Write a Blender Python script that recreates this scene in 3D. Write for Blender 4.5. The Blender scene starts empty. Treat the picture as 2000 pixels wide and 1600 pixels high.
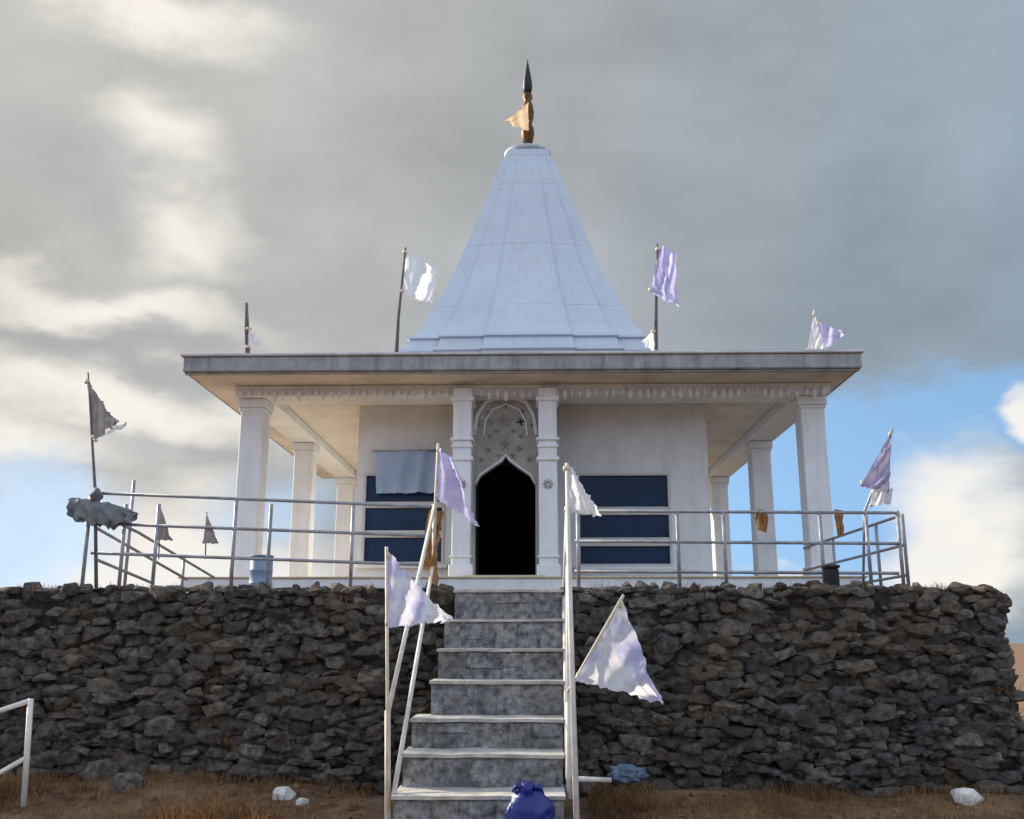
import bpy, bmesh, math, random
from mathutils import Vector, Matrix, noise
random.seed(11)
SC = bpy.context.scene
COL = SC.collection
R = math.radians

# ------------------------------------------------------------------ camera
F = 1900.0                      # focal length in pixels of a 2000 px wide picture
EYE = Vector((0.0, 0.0, 1.6))
PITCH = math.atan(450.0 / F)
YAW = math.atan(40.0 / F)
cam_d = bpy.data.cameras.new('camera')
cam = bpy.data.objects.new('camera', cam_d)
COL.objects.link(cam)
cam.location = EYE
cam.rotation_euler = (math.pi / 2 + PITCH, 0, YAW)
cam_d.sensor_width = 36.0
cam_d.lens = 36.0 * F / 2000.0
cam_d.clip_start = 0.05
cam_d.clip_end = 6000.0
SC.camera = cam
RC = cam.rotation_euler.to_matrix()

def ray(px, py):
    return (RC @ Vector(((px - 1000.0) / F, (800.0 - py) / F, -1.0))).normalized()

def P(px, py, Y):
    """point seen at pixel (px,py) of the photograph on the vertical plane y = Y"""
    d = ray(px, py)
    return EYE + d * (Y / d.y)

# ------------------------------------------------------------------ sky and sun
SUN_EL, SUN_AZ = R(26), math.atan2(0.47, -0.88)     # sun stands to the left, a little behind the temple
sun_dir = Vector((math.cos(SUN_EL) * math.cos(SUN_AZ), math.cos(SUN_EL) * math.sin(SUN_AZ), math.sin(SUN_EL)))
world = bpy.data.worlds.new('World')
SC.world = world
world.use_nodes = True
wt = world.node_tree
wt.nodes.clear()
def wn(t, **kw):
    n = wt.nodes.new(t)
    for k, v in kw.items(): setattr(n, k, v)
    return n
def wl(a, b): wt.links.new(a, b)
out = wn('ShaderNodeOutputWorld')
bg = wn('ShaderNodeBackground'); bg.inputs['Strength'].default_value = 0.1
wl(bg.outputs[0], out.inputs[0])
sky = wn('ShaderNodeTexSky', sky_type='NISHITA', sun_disc=False)
sky.sun_elevation = SUN_EL
sky.sun_rotation = math.atan2(sun_dir.x, sun_dir.y)
sky.air_density = 1.3; sky.dust_density = 0.6
tc = wn('ShaderNodeTexCoord')
def mathn(op, a, b=None, c=None, clamp=False):
    n = wn('ShaderNodeMath', operation=op, use_clamp=clamp)
    for i, v in enumerate((a, b, c)):
        if v is None: continue
        if isinstance(v, (int, float)): n.inputs[i].default_value = v
        else: wl(v, n.inputs[i])
    return n.outputs[0]
def mixc(fac, a, b):
    n = wn('ShaderNodeMix', data_type='RGBA')
    for s, v in ((n.inputs[0], fac), (n.inputs[6], a), (n.inputs[7], b)):
        if isinstance(v, (int, float)): s.default_value = v
        elif isinstance(v, tuple): s.default_value = (*v, 1)
        else: wl(v, s)
    return n.outputs[2]
# clouds: noise on the direction, stretched sideways the way low cloud layers look
stretch = wn('ShaderNodeMapping'); stretch.inputs['Scale'].default_value = (1, 1, 1.9)
wl(tc.outputs['Generated'], stretch.inputs['Vector'])
def noisen(scale, detail=5, rough=0.55, off=(0, 0, 0), dist=0.0):
    m = wn('ShaderNodeMapping'); m.inputs['Location'].default_value = off
    wl(stretch.outputs[0], m.inputs['Vector'])
    n = wn('ShaderNodeTexNoise'); n.inputs['Scale'].default_value = scale
    n.inputs['Detail'].default_value = detail; n.inputs['Roughness'].default_value = rough
    n.inputs['Distortion'].default_value = dist
    wl(m.outputs[0], n.inputs['Vector'])
    return n
warp = noisen(5.0, 5, 0.55)
sub = wn('ShaderNodeVectorMath', operation='SUBTRACT'); sub.inputs[1].default_value = (.5, .5, .5)
wl(warp.outputs['Color'], sub.inputs[0])
scl = wn('ShaderNodeVectorMath', operation='SCALE'); scl.inputs['Scale'].default_value = 0.20
wl(sub.outputs[0], scl.inputs[0])
addv = wn('ShaderNodeVectorMath', operation='ADD')
wl(tc.outputs['Generated'], addv.inputs[0]); wl(scl.outputs[0], addv.inputs[1])
wdir = addv.outputs[0]
def patch(px, py, rx, ry, hard=0.0):
    """soft elliptical area of the cloud deck round a direction, 1 in the middle, 0 outside"""
    d = ray(px, py)
    side = Vector((d.y, -d.x, 0)).normalized(); up = side.cross(d)
    s = 1.0 / F
    q = wn('ShaderNodeVectorMath', operation='SUBTRACT'); wl(wdir, q.inputs[0]); q.inputs[1].default_value = d
    def dot(v):
        n = wn('ShaderNodeVectorMath', operation='DOT_PRODUCT'); wl(q.outputs[0], n.inputs[0]); n.inputs[1].default_value = v
        return n.outputs['Value']
    a = mathn('POWER', mathn('MULTIPLY', dot(side), 1 / (rx * s)), 2)
    b = mathn('POWER', mathn('MULTIPLY', dot(up), 1 / (ry * s)), 2)
    dd = mathn('SQRT', mathn('ADD', mathn('ADD', a, b), mathn('MULTIPLY', mathn('POWER', dot(d), 2), 40.0)))
    mr = wn('ShaderNodeMapRange', interpolation_type='SMOOTHSTEP')
    wl(dd, mr.inputs[0]); mr.inputs[1].default_value = hard; mr.inputs[2].default_value = 1.0
    mr.inputs[3].default_value = 1.0; mr.inputs[4].default_value = 0.0
    return mr.outputs[0]
def union(lst):
    r = lst[0]
    for v in lst[1:]: r = mathn('MAXIMUM', r, v)
    return r
n1 = noisen(3.2, 6, 0.5, (3.1, 0, 1.7)).outputs['Fac']
n2 = noisen(9.0, 6, 0.55, (0.3, 5, 2.2)).outputs['Fac']
# side of the sun: warm light grey; away from it: blue grey
sdx = wn('ShaderNodeVectorMath', operation='DOT_PRODUCT'); wl(tc.outputs['Generated'], sdx.inputs[0])
sdx.inputs[1].default_value = sun_dir
warm = wn('ShaderNodeMapRange', interpolation_type='SMOOTHSTEP'); wl(sdx.outputs['Value'], warm.inputs[0])
warm.inputs[1].default_value = 0.05; warm.inputs[2].default_value = 0.95
base = mixc(warm.outputs[0], (1.78, 2.28, 2.78), (3.4, 3.33, 3.18))
vv = mathn('ADD', mathn('MULTIPLY', n1, 0.9), mathn('MULTIPLY', n2, 0.25))
mul = wn('ShaderNodeMapRange'); wl(vv, mul.inputs[0])
mul.inputs[1].default_value = 0.40; mul.inputs[2].default_value = 0.78
mul.inputs[3].default_value = 0.84; mul.inputs[4].default_value = 1.22
sc_ = wn('ShaderNodeVectorMath', operation='SCALE'); wl(base, sc_.inputs[0]); wl(mul.outputs[0], sc_.inputs['Scale'])
deck = sc_.outputs[0]
bright = union([patch(320, 0, 300, 100), patch(325, 270, 150, 130), patch(330, 430, 170, 140), patch(170, 590, 420, 80),
                patch(230, 800, 520, 110), patch(60, 890, 300, 70), patch(330, 1070, 330, 150)])
deck = mixc(mathn('MULTIPLY', bright, 0.9), deck, (6.6, 6.25, 5.7))
darkp = union([patch(120, 330, 330, 130), patch(230, 690, 460, 60), patch(300, 900, 300, 50), patch(1000, 880, 900, 120)])
deck = mixc(mathn('MULTIPLY', darkp, 0.45), deck, (2.6, 2.7, 2.9))
# gaps in the deck where the blue shows
gap = union([patch(1560, 960, 400, 230, 0.55), patch(1900, 810, 260, 110, 0.4), mathn('MULTIPLY', patch(20, 1050, 230, 160, 0.3), 0.5),
             mathn('MULTIPLY', patch(560, 1010, 200, 100, 0.1), 0.4)])
blue_mul = wn('ShaderNodeVectorMath', operation='MULTIPLY'); wl(sky.outputs[0], blue_mul.inputs[0])
# the gaps are clear high air: look up the sky well above the horizon glow
lift = wn('ShaderNodeVectorMath', operation='ADD'); wl(tc.outputs['Generated'], lift.inputs[0]); lift.inputs[1].default_value = (0, 0, 0.45)
lnorm = wn('ShaderNodeVectorMath', operation='NORMALIZE'); wl(lift.outputs[0], lnorm.inputs[0])
wl(lnorm.outputs[0], sky.inputs['Vector'])
blue_mul.inputs[1].default_value = (1.45, 1.68, 1.78)
colr = mixc(mathn('MULTIPLY', gap, 0.92), deck, blue_mul.outputs[0])
cum = union([patch(1900, 1060, 210, 200, 0.3), patch(2000, 820, 60, 60, 0.3),
             patch(1500, 1150, 330, 60, 0.3), patch(350, 1120, 330, 90, 0.3)])
cum_c = mixc(mathn('MULTIPLY', n2, 0.9, clamp=True), (6.9, 6.5, 5.8), (5.2, 5.3, 5.5))
colr = mixc(cum, colr, cum_c)
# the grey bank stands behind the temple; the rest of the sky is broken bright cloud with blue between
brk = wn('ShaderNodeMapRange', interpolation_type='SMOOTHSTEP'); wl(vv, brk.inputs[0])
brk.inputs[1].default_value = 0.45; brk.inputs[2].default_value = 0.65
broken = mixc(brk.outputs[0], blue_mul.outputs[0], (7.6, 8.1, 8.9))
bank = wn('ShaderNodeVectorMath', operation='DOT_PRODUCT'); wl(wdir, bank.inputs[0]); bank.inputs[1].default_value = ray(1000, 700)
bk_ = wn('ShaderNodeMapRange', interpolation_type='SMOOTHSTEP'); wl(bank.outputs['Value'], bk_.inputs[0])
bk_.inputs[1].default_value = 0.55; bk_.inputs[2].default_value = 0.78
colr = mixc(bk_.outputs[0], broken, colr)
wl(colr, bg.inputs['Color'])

sun_d = bpy.data.lights.new('sun', 'SUN')
sun = bpy.data.objects.new('sun', sun_d); COL.objects.link(sun)
sun_d.energy = 5.0; sun_d.angle = R(2.0); sun_d.color = (1.0, 0.86, 0.68)
sun.rotation_euler = sun_dir.to_track_quat('Z', 'Y').to_euler()
sun.location = (-20, 8, 12)
SC.view_settings.view_transform = 'Standard'
SC.view_settings.look = 'None'
SC.view_settings.exposure = 0.6
SC.view_settings.gamma = 1.0
SC.view_settings.use_curve_mapping = False

# ------------------------------------------------------------------ materials
def mat(name, c1, c2, scale=4.0, rough=0.8, bump=0.2, bscale=40.0, detail=6, rnd=0.0, stain=None, stain_amt=0.0,
        metallic=0.0, translucent=0.0, spec=0.3, ramp=(0.35, 0.68), streak=False, hue_rnd=None):
    m = bpy.data.materials.new(name); m.use_nodes = True
    t = m.node_tree; nd = t.nodes; L = t.links.new
    b = nd['Principled BSDF']; b.inputs['Roughness'].default_value = rough
    b.inputs['Metallic'].default_value = metallic; b.inputs['Specular IOR Level'].default_value = spec
    co = nd.new('ShaderNodeTexCoord')
    src = co.outputs['Object']
    if rnd or hue_rnd:
        oi = nd.new('ShaderNodeObjectInfo')
    geo = nd.new('ShaderNodeNewGeometry')
    src = geo.outputs['Position']
    nz = nd.new('ShaderNodeTexNoise'); nz.inputs['Scale'].default_value = scale; nz.inputs['Detail'].default_value = detail
    nz.inputs['Roughness'].default_value = 0.62
    L(src, nz.inputs['Vector'])
    rp = nd.new('ShaderNodeValToRGB')
    rp.color_ramp.elements[0].position = ramp[0]; rp.color_ramp.elements[0].color = (*c1, 1)
    rp.color_ramp.elements[1].position = ramp[1]; rp.color_ramp.elements[1].color = (*c2, 1)
    L(nz.outputs['Fac'], rp.inputs[0])
    col = rp.outputs[0]
    if stain is not None:
        mp = nd.new('ShaderNodeMapping'); L(src, mp.inputs['Vector'])
        mp.inputs['Scale'].default_value = (7, 7, 0.7) if streak else (1, 1, 1)
        ns = nd.new('ShaderNodeTexNoise'); ns.inputs['Scale'].default_value = 1.3; ns.inputs['Detail'].default_value = 8
        ns.inputs['Roughness'].default_value = 0.68
        L(mp.outputs[0], ns.inputs['Vector'])
        mr = nd.new('ShaderNodeMapRange'); L(ns.outputs['Fac'], mr.inputs[0])
        mr.inputs[1].default_value = 0.48; mr.inputs[2].default_value = 0.74; mr.inputs[3].default_value = 0; mr.inputs[4].default_value = stain_amt
        mx = nd.new('ShaderNodeMix'); mx.data_type = 'RGBA'
        L(mr.outputs[0], mx.inputs[0]); L(col, mx.inputs[6]); mx.inputs[7].default_value = (*stain, 1)
        col = mx.outputs[2]
    if hue_rnd:
        r2 = nd.new('ShaderNodeValToRGB'); r2.color_ramp.interpolation = 'LINEAR'
        els = r2.color_ramp.elements
        while len(els) < len(hue_rnd): els.new(0.5)
        for i, c in enumerate(hue_rnd):
            els[i].position = i / (len(hue_rnd) - 1); els[i].color = (*c, 1)
        att = nd.new('ShaderNodeAttribute'); att.attribute_name = 'tone'
        ad = nd.new('ShaderNodeMath'); ad.operation = 'ADD'; L(oi.outputs['Random'], ad.inputs[0]); L(att.outputs['Fac'], ad.inputs[1])
        fr = nd.new('ShaderNodeMath'); fr.operation = 'FRACT'; L(ad.outputs[0], fr.inputs[0])
        L(fr.outputs[0], r2.inputs[0])
        mx = nd.new('ShaderNodeMix'); mx.data_type = 'RGBA'; mx.blend_type = 'MULTIPLY'; mx.inputs[0].default_value = 1
        L(col, mx.inputs[6]); L(r2.outputs[0], mx.inputs[7]); col = mx.outputs[2]
    L(col, b.inputs['Base Color'])
    if bump:
        nb = nd.new('ShaderNodeTexNoise'); nb.inputs['Scale'].default_value = bscale; nb.inputs['Detail'].default_value = 8
        nb.inputs['Roughness'].default_value = 0.65; L(src, nb.inputs['Vector'])
        bp = nd.new('ShaderNodeBump'); bp.inputs['Strength'].default_value = bump; bp.inputs['Distance'].default_value = 0.02
        L(nb.outputs['Fac'], bp.inputs['Height']); L(bp.outputs[0], b.inputs['Normal'])
        # uneven gloss
        mr2 = nd.new('ShaderNodeMapRange'); L(nb.outputs['Fac'], mr2.inputs[0])
        mr2.inputs[3].default_value = max(0.05, rough - 0.12); mr2.inputs[4].default_value = min(1, rough + 0.12)
        L(mr2.outputs[0], b.inputs['Roughness'])
    if translucent:
        tr = nd.new('ShaderNodeBsdfTranslucent'); L(col, tr.inputs['Color'])
        ms = nd.new('ShaderNodeMixShader'); ms.inputs[0].default_value = translucent
        L(b.outputs[0], ms.inputs[1]); L(tr.outputs[0], ms.inputs[2])
        L(ms.outputs[0], nd['Material Output'].inputs['Surface'])
    return m

M = {}
M['white'] = mat('weathered_white_paint', (.69, .72, .75), (.79, .82, .85), 3, .7, .12, 60, stain=(.50, .51, .52), stain_amt=.4, streak=True)
M['cream'] = mat('painted_soffit', (.60, .57, .52), (.72, .69, .63), 2.5, .75, .1, 50, stain=(.36, .31, .26), stain_amt=.5)
M['pale_blue'] = mat('pale_blue_paint', (.51, .58, .68), (.57, .64, .73), 1.2, .6, .1, 40, stain=(.44, .49, .56), stain_amt=.55, streak=True)
M['fascia'] = mat('grey_stained_concrete', (.27, .28, .30), (.40, .41, .42), 5, .85, .3, 45, stain=(.13, .13, .12), stain_amt=.7, streak=True)
M['kerb_grey'] = mat('light_grey_cement', (.52, .53, .55), (.66, .67, .68), 5, .85, .3, 45, stain=(.22, .22, .22), stain_amt=.6)
M['relief'] = mat('grey_carved_plaster', (.34, .33, .31), (.46, .45, .43), 8, .85, .35, 50, stain=(.2, .19, .17), stain_amt=.5)
M['interior'] = mat('shade_dark_interior', (.03, .03, .03), (.05, .045, .04), 3, .95, 0)  # near-black: the shade inside the doorway is painted into this colour
M['floor'] = mat('pale_floor_tile', (.48, .38, .26), (.64, .53, .39), 3, .6, .1, 30)
M['glass'] = mat('dark_window_glass', (.006, .022, .065), (.012, .036, .10), 2, .3, .05, 3, spec=.2)
M['frame'] = mat('aluminium_frame', (.5, .51, .53), (.62, .63, .64), 6, .45, .05)
M['stone'] = mat('basalt_stone', (.036, .035, .034), (.165, .155, .14), 17, .92, 1.0, 42, stain=(.17, .105, .055), stain_amt=.6,
                 hue_rnd=[(.32, .32, .36), (.9, .88, .84), (.62, .64, .7), (1.25, 1.2, 1.1), (.75, .68, .58), (.98, .97, 1.0), (.55, .52, .48), (1.5, 1.45, 1.35), (.8, .8, .84)])
M['core'] = mat('dark_wall_core', (.018, .016, .014), (.05, .042, .034), 14, .95, .8, 30)
M['step'] = mat('rough_stair_stone', (.09, .093, .098), (.42, .415, .41), 18, .9, 1.0, 30, stain=(.11, .095, .075), stain_amt=.8,
                hue_rnd=[(.7, .7, .74), (1.0, .98, .94), (.85, .86, .9), (1.08, 1.06, 1.02)])
M['nosing'] = mat('worn_cement', (.40, .38, .35), (.66, .64, .59), 8, .85, .6, 40, stain=(.14, .12, .095), stain_amt=.8)
M['soil'] = mat('brown_soil', (.085, .048, .027), (.25, .145, .08), 7, .97, 1.0, 25, stain=(.38, .27, .17), stain_amt=.7)
M['grass'] = mat('dry_grass', (.13, .075, .04), (.40, .26, .14), 1.3, .9, 0, hue_rnd=[(.5, .42, .35), (1, .9, .8), (.75, .62, .5), (1.25, 1.15, 1.0)], translucent=.25)
M['rail'] = mat('weathered_steel_pipe', (.22, .24, .28), (.40, .42, .46), 9, .5, .15, 60, metallic=.3, stain=(.20, .11, .06), stain_amt=.5)
M['rail_pale'] = mat('pale_painted_pipe', (.56, .53, .48), (.72, .70, .66), 9, .5, .15, 60, stain=(.30, .22, .15), stain_amt=.6)
M['bamboo'] = mat('pale_bamboo', (.50, .43, .32), (.68, .62, .52), 12, .6, .2, 50)
M['darkpole'] = mat('dark_wood_pole', (.10, .09, .085), (.19, .17, .16), 12, .8, .2, 50)
M['flag_white'] = mat('white_flag_cloth', (.86, .86, .90), (.93, .93, .94), 6, .9, .15, 90, translucent=.6)
M['flag_lav'] = mat('lavender_flag_cloth', (.58, .55, .86), (.70, .68, .93), 7, .9, .15, 90, translucent=.6)
M['flag_mix'] = mat('white_and_lavender_cloth', (.60, .60, .90), (.90, .91, .95), 4.5, .9, .15, 90, translucent=.6, ramp=(.42, .56))
M['flag_grey'] = mat('faded_grey_cloth', (.24, .23, .23), (.36, .34, .33), 9, .9, .15, 90, translucent=.15)
M['flag_mauve'] = mat('faded_mauve_cloth', (.30, .27, .42), (.46, .42, .58), 9, .9, .15, 90, translucent=.25)
M['orange'] = mat('faded_orange_cloth', (.72, .56, .36), (.82, .68, .48), 9, .9, .1, 90, translucent=.4)
M['brown_cloth'] = mat('brown_cloth', (.20, .10, .04), (.46, .26, .10), 10, .95, .4, 60, translucent=.1)
M['tarp'] = mat('dark_grey_tarp', (.10, .105, .115), (.25, .26, .28), 9, .7, .5, 25)
M['bronze'] = mat('tarnished_bronze', (.07, .038, .018), (.20, .10, .04), 20, .55, .2, 50, metallic=.7)
M['dark_metal'] = mat('blackened_metal', (.02, .022, .03), (.05, .05, .055), 20, .5, .2, 50, metallic=.5)
M['blue_bag'] = mat('dark_blue_plastic', (.004, .010, .12), (.010, .025, .24), 10, .35, .35, 18, spec=.5)
M['blue_drum'] = mat('light_blue_plastic', (.17, .25, .40), (.24, .33, .48), 6, .5, .1, 40)
M['pale_bag'] = mat('pale_blue_plastic', (.08, .13, .21), (.18, .25, .33), 14, .45, .3, 22, translucent=.2)
M['litter'] = mat('dirty_white_plastic', (.5, .48, .44), (.75, .73, .68), 16, .6, .3, 30)
M['black'] = mat('black_plastic', (.012, .012, .014), (.025, .025, .03), 10, .55, .2, 40)

# ------------------------------------------------------------------ helpers
def link(o, parent=None):
    COL.objects.link(o)
    if parent is not None: o.parent = parent
    return o
def mesh_obj(name, bm, m, parent=None, smooth=False):
    me = bpy.data.meshes.new(name)
    bm.normal_update()
    bm.to_mesh(me); bm.free()
    if smooth:
        me.polygons.foreach_set('use_smooth', [True] * len(me.polygons))
    me.materials.append(M[m] if isinstance(m, str) else m)
    return link(bpy.data.objects.new(name, me), parent)
def thing(name, label, cat, loc=(0, 0, 0), group=None):
    o = bpy.data.objects.new(name, None); o.empty_display_size = 0.1
    COL.objects.link(o); o.location = loc
    o['label'] = label; o['category'] = cat
    if group: o['group'] = group
    return o
def tag(o, label, cat, group=None):
    o['label'] = label; o['category'] = cat
    if group: o['group'] = group
    return o
def adopt(o, parent):
    """parent keeps world placement: parents are unrotated Empties"""
    o.parent = parent
    o.location = o.location - parent.location
    return o
def box(bm, x0, x1, y0, y1, z0, z1):
    vs = [bm.verts.new((x, y, z)) for z in (z0, z1) for y in (y0, y1) for x in (x0, x1)]
    for f in ((0, 2, 3, 1), (4, 5, 7, 6), (0, 1, 5, 4), (2, 6, 7, 3), (0, 4, 6, 2), (1, 3, 7, 5)):
        bm.faces.new([vs[i] for i in f])
    return vs
def bevel_all(bm, w, seg=1):
    bmesh.ops.bevel(bm, geom=list(bm.edges), offset=w, segments=seg, affect='EDGES', clamp_overlap=True)
def box_obj(name, x0, x1, y0, y1, z0, z1, m, parent=None, bev=0.008):
    bm = bmesh.new(); box(bm, x0, x1, y0, y1, z0, z1)
    if bev: bevel_all(bm, bev)
    return mesh_obj(name, bm, m, parent)
def tube(bm, pts, r, seg=10, cap=True):
    pts = [Vector(p) for p in pts]
    rr = r if isinstance(r, (list, tuple)) else [r] * len(pts)
    rings = []
    ref = None
    for i, p in enumerate(pts):
        t = (pts[min(i + 1, len(pts) - 1)] - pts[max(i - 1, 0)]).normalized()
        if ref is None:
            ref = Vector((1, 0, 0)) if abs(t.x) < .8 else Vector((0, 0, 1))
        a = (ref - t * ref.dot(t)).normalized(); b = t.cross(a); ref = a
        rings.append([bm.verts.new(p + (a * math.cos(2 * math.pi * k / seg) + b * math.sin(2 * math.pi * k / seg)) * rr[i]) for k in range(seg)])
    for i in range(len(rings) - 1):
        for k in range(seg):
            bm.faces.new((rings[i][k], rings[i][(k + 1) % seg], rings[i + 1][(k + 1) % seg], rings[i + 1][k]))
    if cap:
        bm.faces.new(rings[0][::-1]); bm.faces.new(rings[-1])
def tube_obj(name, pts, r, m, parent=None, seg=10):
    bm = bmesh.new(); tube(bm, pts, r, seg)
    bmesh.ops.recalc_face_normals(bm, faces=bm.faces)
    return mesh_obj(name, bm, m, parent, smooth=True)
def lathe(bm, prof, seg=24, c=(0, 0, 0)):
    rings = []
    for r, z in prof:
        rings.append([bm.verts.new((c[0] + r * math.cos(2 * math.pi * k / seg), c[1] + r * math.sin(2 * math.pi * k / seg), c[2] + z)) for k in range(seg)])
    for i in range(len(rings) - 1):
        for k in range(seg):
            bm.faces.new((rings[i][k], rings[i][(k + 1) % seg], rings[i + 1][(k + 1) % seg], rings[i + 1][k]))
    bm.faces.new(rings[0][::-1]); bm.faces.new(rings[-1])
def lathe_obj(name, prof, m, parent=None, c=(0, 0, 0), seg=24):
    bm = bmesh.new(); lathe(bm, prof, seg, c)
    return mesh_obj(name, bm, m, parent, smooth=True)
def rel(root, v): return Vector(v) - root.location

# ------------------------------------------------------------------ key heights
YW = 8.3                                   # front face of the retaining wall
ZP = P(1000, 1152, YW).z                   # top of the terrace
XR = P(1978, 1300, YW).x                   # right-hand corner of the terrace
XL = -7.0
ZG = P(500, 1540, YW).z                    # ground at the wall's foot
print('ZP %.3f XR %.3f ZG %.3f' % (ZP, XR, ZG))

def ground_z(x, y):
    t = max(0.0, min(1.0, (y - 3.0) / 5.0)); t = t * t * (3 - 2 * t)
    z = ZG * t
    n = noise.noise(Vector((x * .55, y * .55, 0))) * .10 + noise.noise(Vector((x * 1.9, y * 1.9, 4))) * .045
    if y < 60: z += n * min(1, max(0.15, y / 5))
    z += .10 * math.exp(-((x + 3.0) ** 2 / 1.2 + (y - 7.9) ** 2 / .5))
    # bare hilltop: falls away behind and beside the terrace
    r = math.hypot(x, y - 9)
    if r > 14: z -= min(9.0, (r - 14) * .09)
    return z

# ------------------------------------------------------------------ ground
bm = bmesh.new()
def axis(fine0, fine1, step, far):
    a = []; v = fine0
    while v <= fine1 + 1e-6: a.append(v); v += step
    s = step; v = fine1
    while v < far: s *= 1.35; v += s; a.append(v)
    s = step; v = fine0; pre = []
    while v > -far: s *= 1.35; v -= s; pre.append(v)
    return pre[::-1] + a
xs = axis(-6.5, 6.5, .13, 2500); ys = axis(4.0, 9.2, .13, 2500)
vg = [[bm.verts.new((x, y, ground_z(x, y))) for x in xs] for y in ys]
for j in range(len(ys) - 1):
    for i in range(len(xs) - 1):
        bm.faces.new((vg[j][i], vg[j][i + 1], vg[j + 1][i + 1], vg[j + 1][i]))
g = mesh_obj('ground', bm, 'soil', smooth=True); g['kind'] = 'structure'

# terrace top behind the retaining wall
bm = bmesh.new(); box(bm, XL - 2, XR - .12, YW + .13, 24, -3.0, ZP - .02)
g = mesh_obj('terrace', bm, 'soil'); g['kind'] = 'structure'

# ------------------------------------------------------------------ stone masonry
def clip(poly, p, n):
    res = []
    for i in range(len(poly)):
        a, b = poly[i], poly[(i + 1) % len(poly)]
        da = (a[0] - p[0]) * n[0] + (a[1] - p[1]) * n[1]; db = (b[0] - p[0]) * n[0] + (b[1] - p[1]) * n[1]
        if da <= 0: res.append(a)
        if (da < 0 < db) or (db < 0 < da):
            t = da / (da - db); res.append((a[0] + (b[0] - a[0]) * t, a[1] + (b[1] - a[1]) * t))
    return res
def masonry(u0, u1, w0, w1, rng):
    """rubble cells over a rectangle: big and small seeds packed at random, each cell the area that belongs to its seed"""
    A = 1.9     # cells wider than high
    S = []; G = .24; grid = {}
    area = (u1 - u0 + .3) / A * (w1 - w0 + .3)
    for rad, per in ((.056, 8), (.044, 34), (.035, 110), (.027, 280), (.020, 420)):
        for _ in range(int(area * per * 3.2)):
            q = (rng.uniform(u0 - .15, u1 + .15) / A, rng.uniform(w0 - .15, w1 + .15))
            gx, gy = int(q[0] // G), int(q[1] // G); ok = True
            for ax in (gx - 1, gx, gx + 1):
                for ay in (gy - 1, gy, gy + 1):
                    for j in grid.get((ax, ay), ()):
                        if math.hypot(S[j][0] - q[0], S[j][1] - q[1]) < .88 * (S[j][2] + rad): ok = False; break
                    if not ok: break
                if not ok: break
            if ok:
                grid.setdefault((gx, gy), []).append(len(S)); S.append((q[0], q[1], rad))
    cells = []
    for i, s in enumerate(S):
        if not (u0 < s[0] * A < u1 and w0 < s[1] < w1 + .04): continue
        e = .17
        poly = [(s[0] - e, s[1] - e), (s[0] + e, s[1] - e), (s[0] + e, s[1] + e), (s[0] - e, s[1] + e)]
        gx, gy = int(s[0] // G), int(s[1] // G)
        for ax in range(gx - 2, gx + 3):
            for ay in range(gy - 2, gy + 3):
                for j in grid.get((ax, ay), ()):
                    if j == i or len(poly) < 3: continue
                    q = S[j]; n = (q[0] - s[0], q[1] - s[1]); d2 = n[0] * n[0] + n[1] * n[1]
                    t = .5 + (s[2] ** 2 - q[2] ** 2) / (2 * d2)
                    poly = clip(poly, (s[0] + n[0] * t, s[1] + n[1] * t), n)
        if len(poly) < 3: continue
        poly = [(p[0] * A, p[1]) for p in poly]
        for (pp_, nn) in (((u0, 0), (-1, 0)), ((u1, 0), (1, 0)), ((0, w0), (0, -1)), ((0, w1 + .03), (0, 1))):
            poly = clip(poly, pp_, nn)
            if len(poly) < 3: break
        if len(poly) < 3: continue
        sk = rng.uniform(-.22, .22); cu = sum(p[0] for p in poly) / len(poly)
        pl = []
        for k, p in enumerate(poly):
            q = poly[k - 1]
            if math.hypot(p[0] - q[0], p[1] - q[1]) > .022: pl.append(p)
        if len(pl) < 3: continue
        ar = .5 * abs(sum(pl[k - 1][0] * pl[k][1] - pl[k][0] * pl[k - 1][1] for k in range(len(pl))))
        if ar < .0012: continue
        cells.append((ar, pl))
    return cells
def rock_bm(rng, sx, sy, sz, n=22, boxy=.45):
    bm = bmesh.new()
    for i in range(n):
        v = Vector((rng.gauss(0, 1), rng.gauss(0, 1), rng.gauss(0, 1))).normalized()
        m = max(abs(v.x), abs(v.y), abs(v.z)); v = v.lerp(v / m, boxy)
        bm.verts.new((v.x * sx, v.y * sy, v.z * sz))
    bmesh.ops.convex_hull(bm, input=list(bm.verts))
    bmesh.ops.delete(bm, geom=[v for v in bm.verts if not v.link_faces], context='VERTS')
    bmesh.ops.recalc_face_normals(bm, faces=bm.faces)
    return bm
ROCKS = []
_r = random.Random(77)
for k in range(22):
    b = rock_bm(_r, 1, 1, 1, 24, .72)
    me = bpy.data.meshes.new('stone'); b.to_mesh(me); b.free(); me.materials.append(M['stone']); ROCKS.append(me)
def stone_matrix(pl, rng, place, turn):
    us = [p[0] for p in pl]; ws = [p[1] for p in pl]
    cu, cw = sum(us) / len(us), sum(ws) / len(ws)
    g = rng.uniform(.53, .62)
    d = rng.choice((-.07, -.035, -.005, .008, .018, .03)) + rng.uniform(-.01, .01)
    sx, sz = (max(us) - min(us)) * g, (max(ws) - min(ws)) * g
    sy = min(.16, max(.07, .5 * (sx + sz)))
    o = Vector(place(cu, cw, d - sy * .55))
    rot = Matrix.Rotation(turn, 4, 'Z') @ Matrix.Rotation(rng.gauss(0, .13), 4, 'Y') @ Matrix.Rotation(rng.gauss(0, .15), 4, 'X') @ Matrix.Rotation(rng.gauss(0, .15), 4, 'Z')
    return Matrix.Translation(o) @ rot @ Matrix.Diagonal((sx * rng.choice((-1, 1)), sy, sz * rng.choice((-1, 1)), 1))
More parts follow.
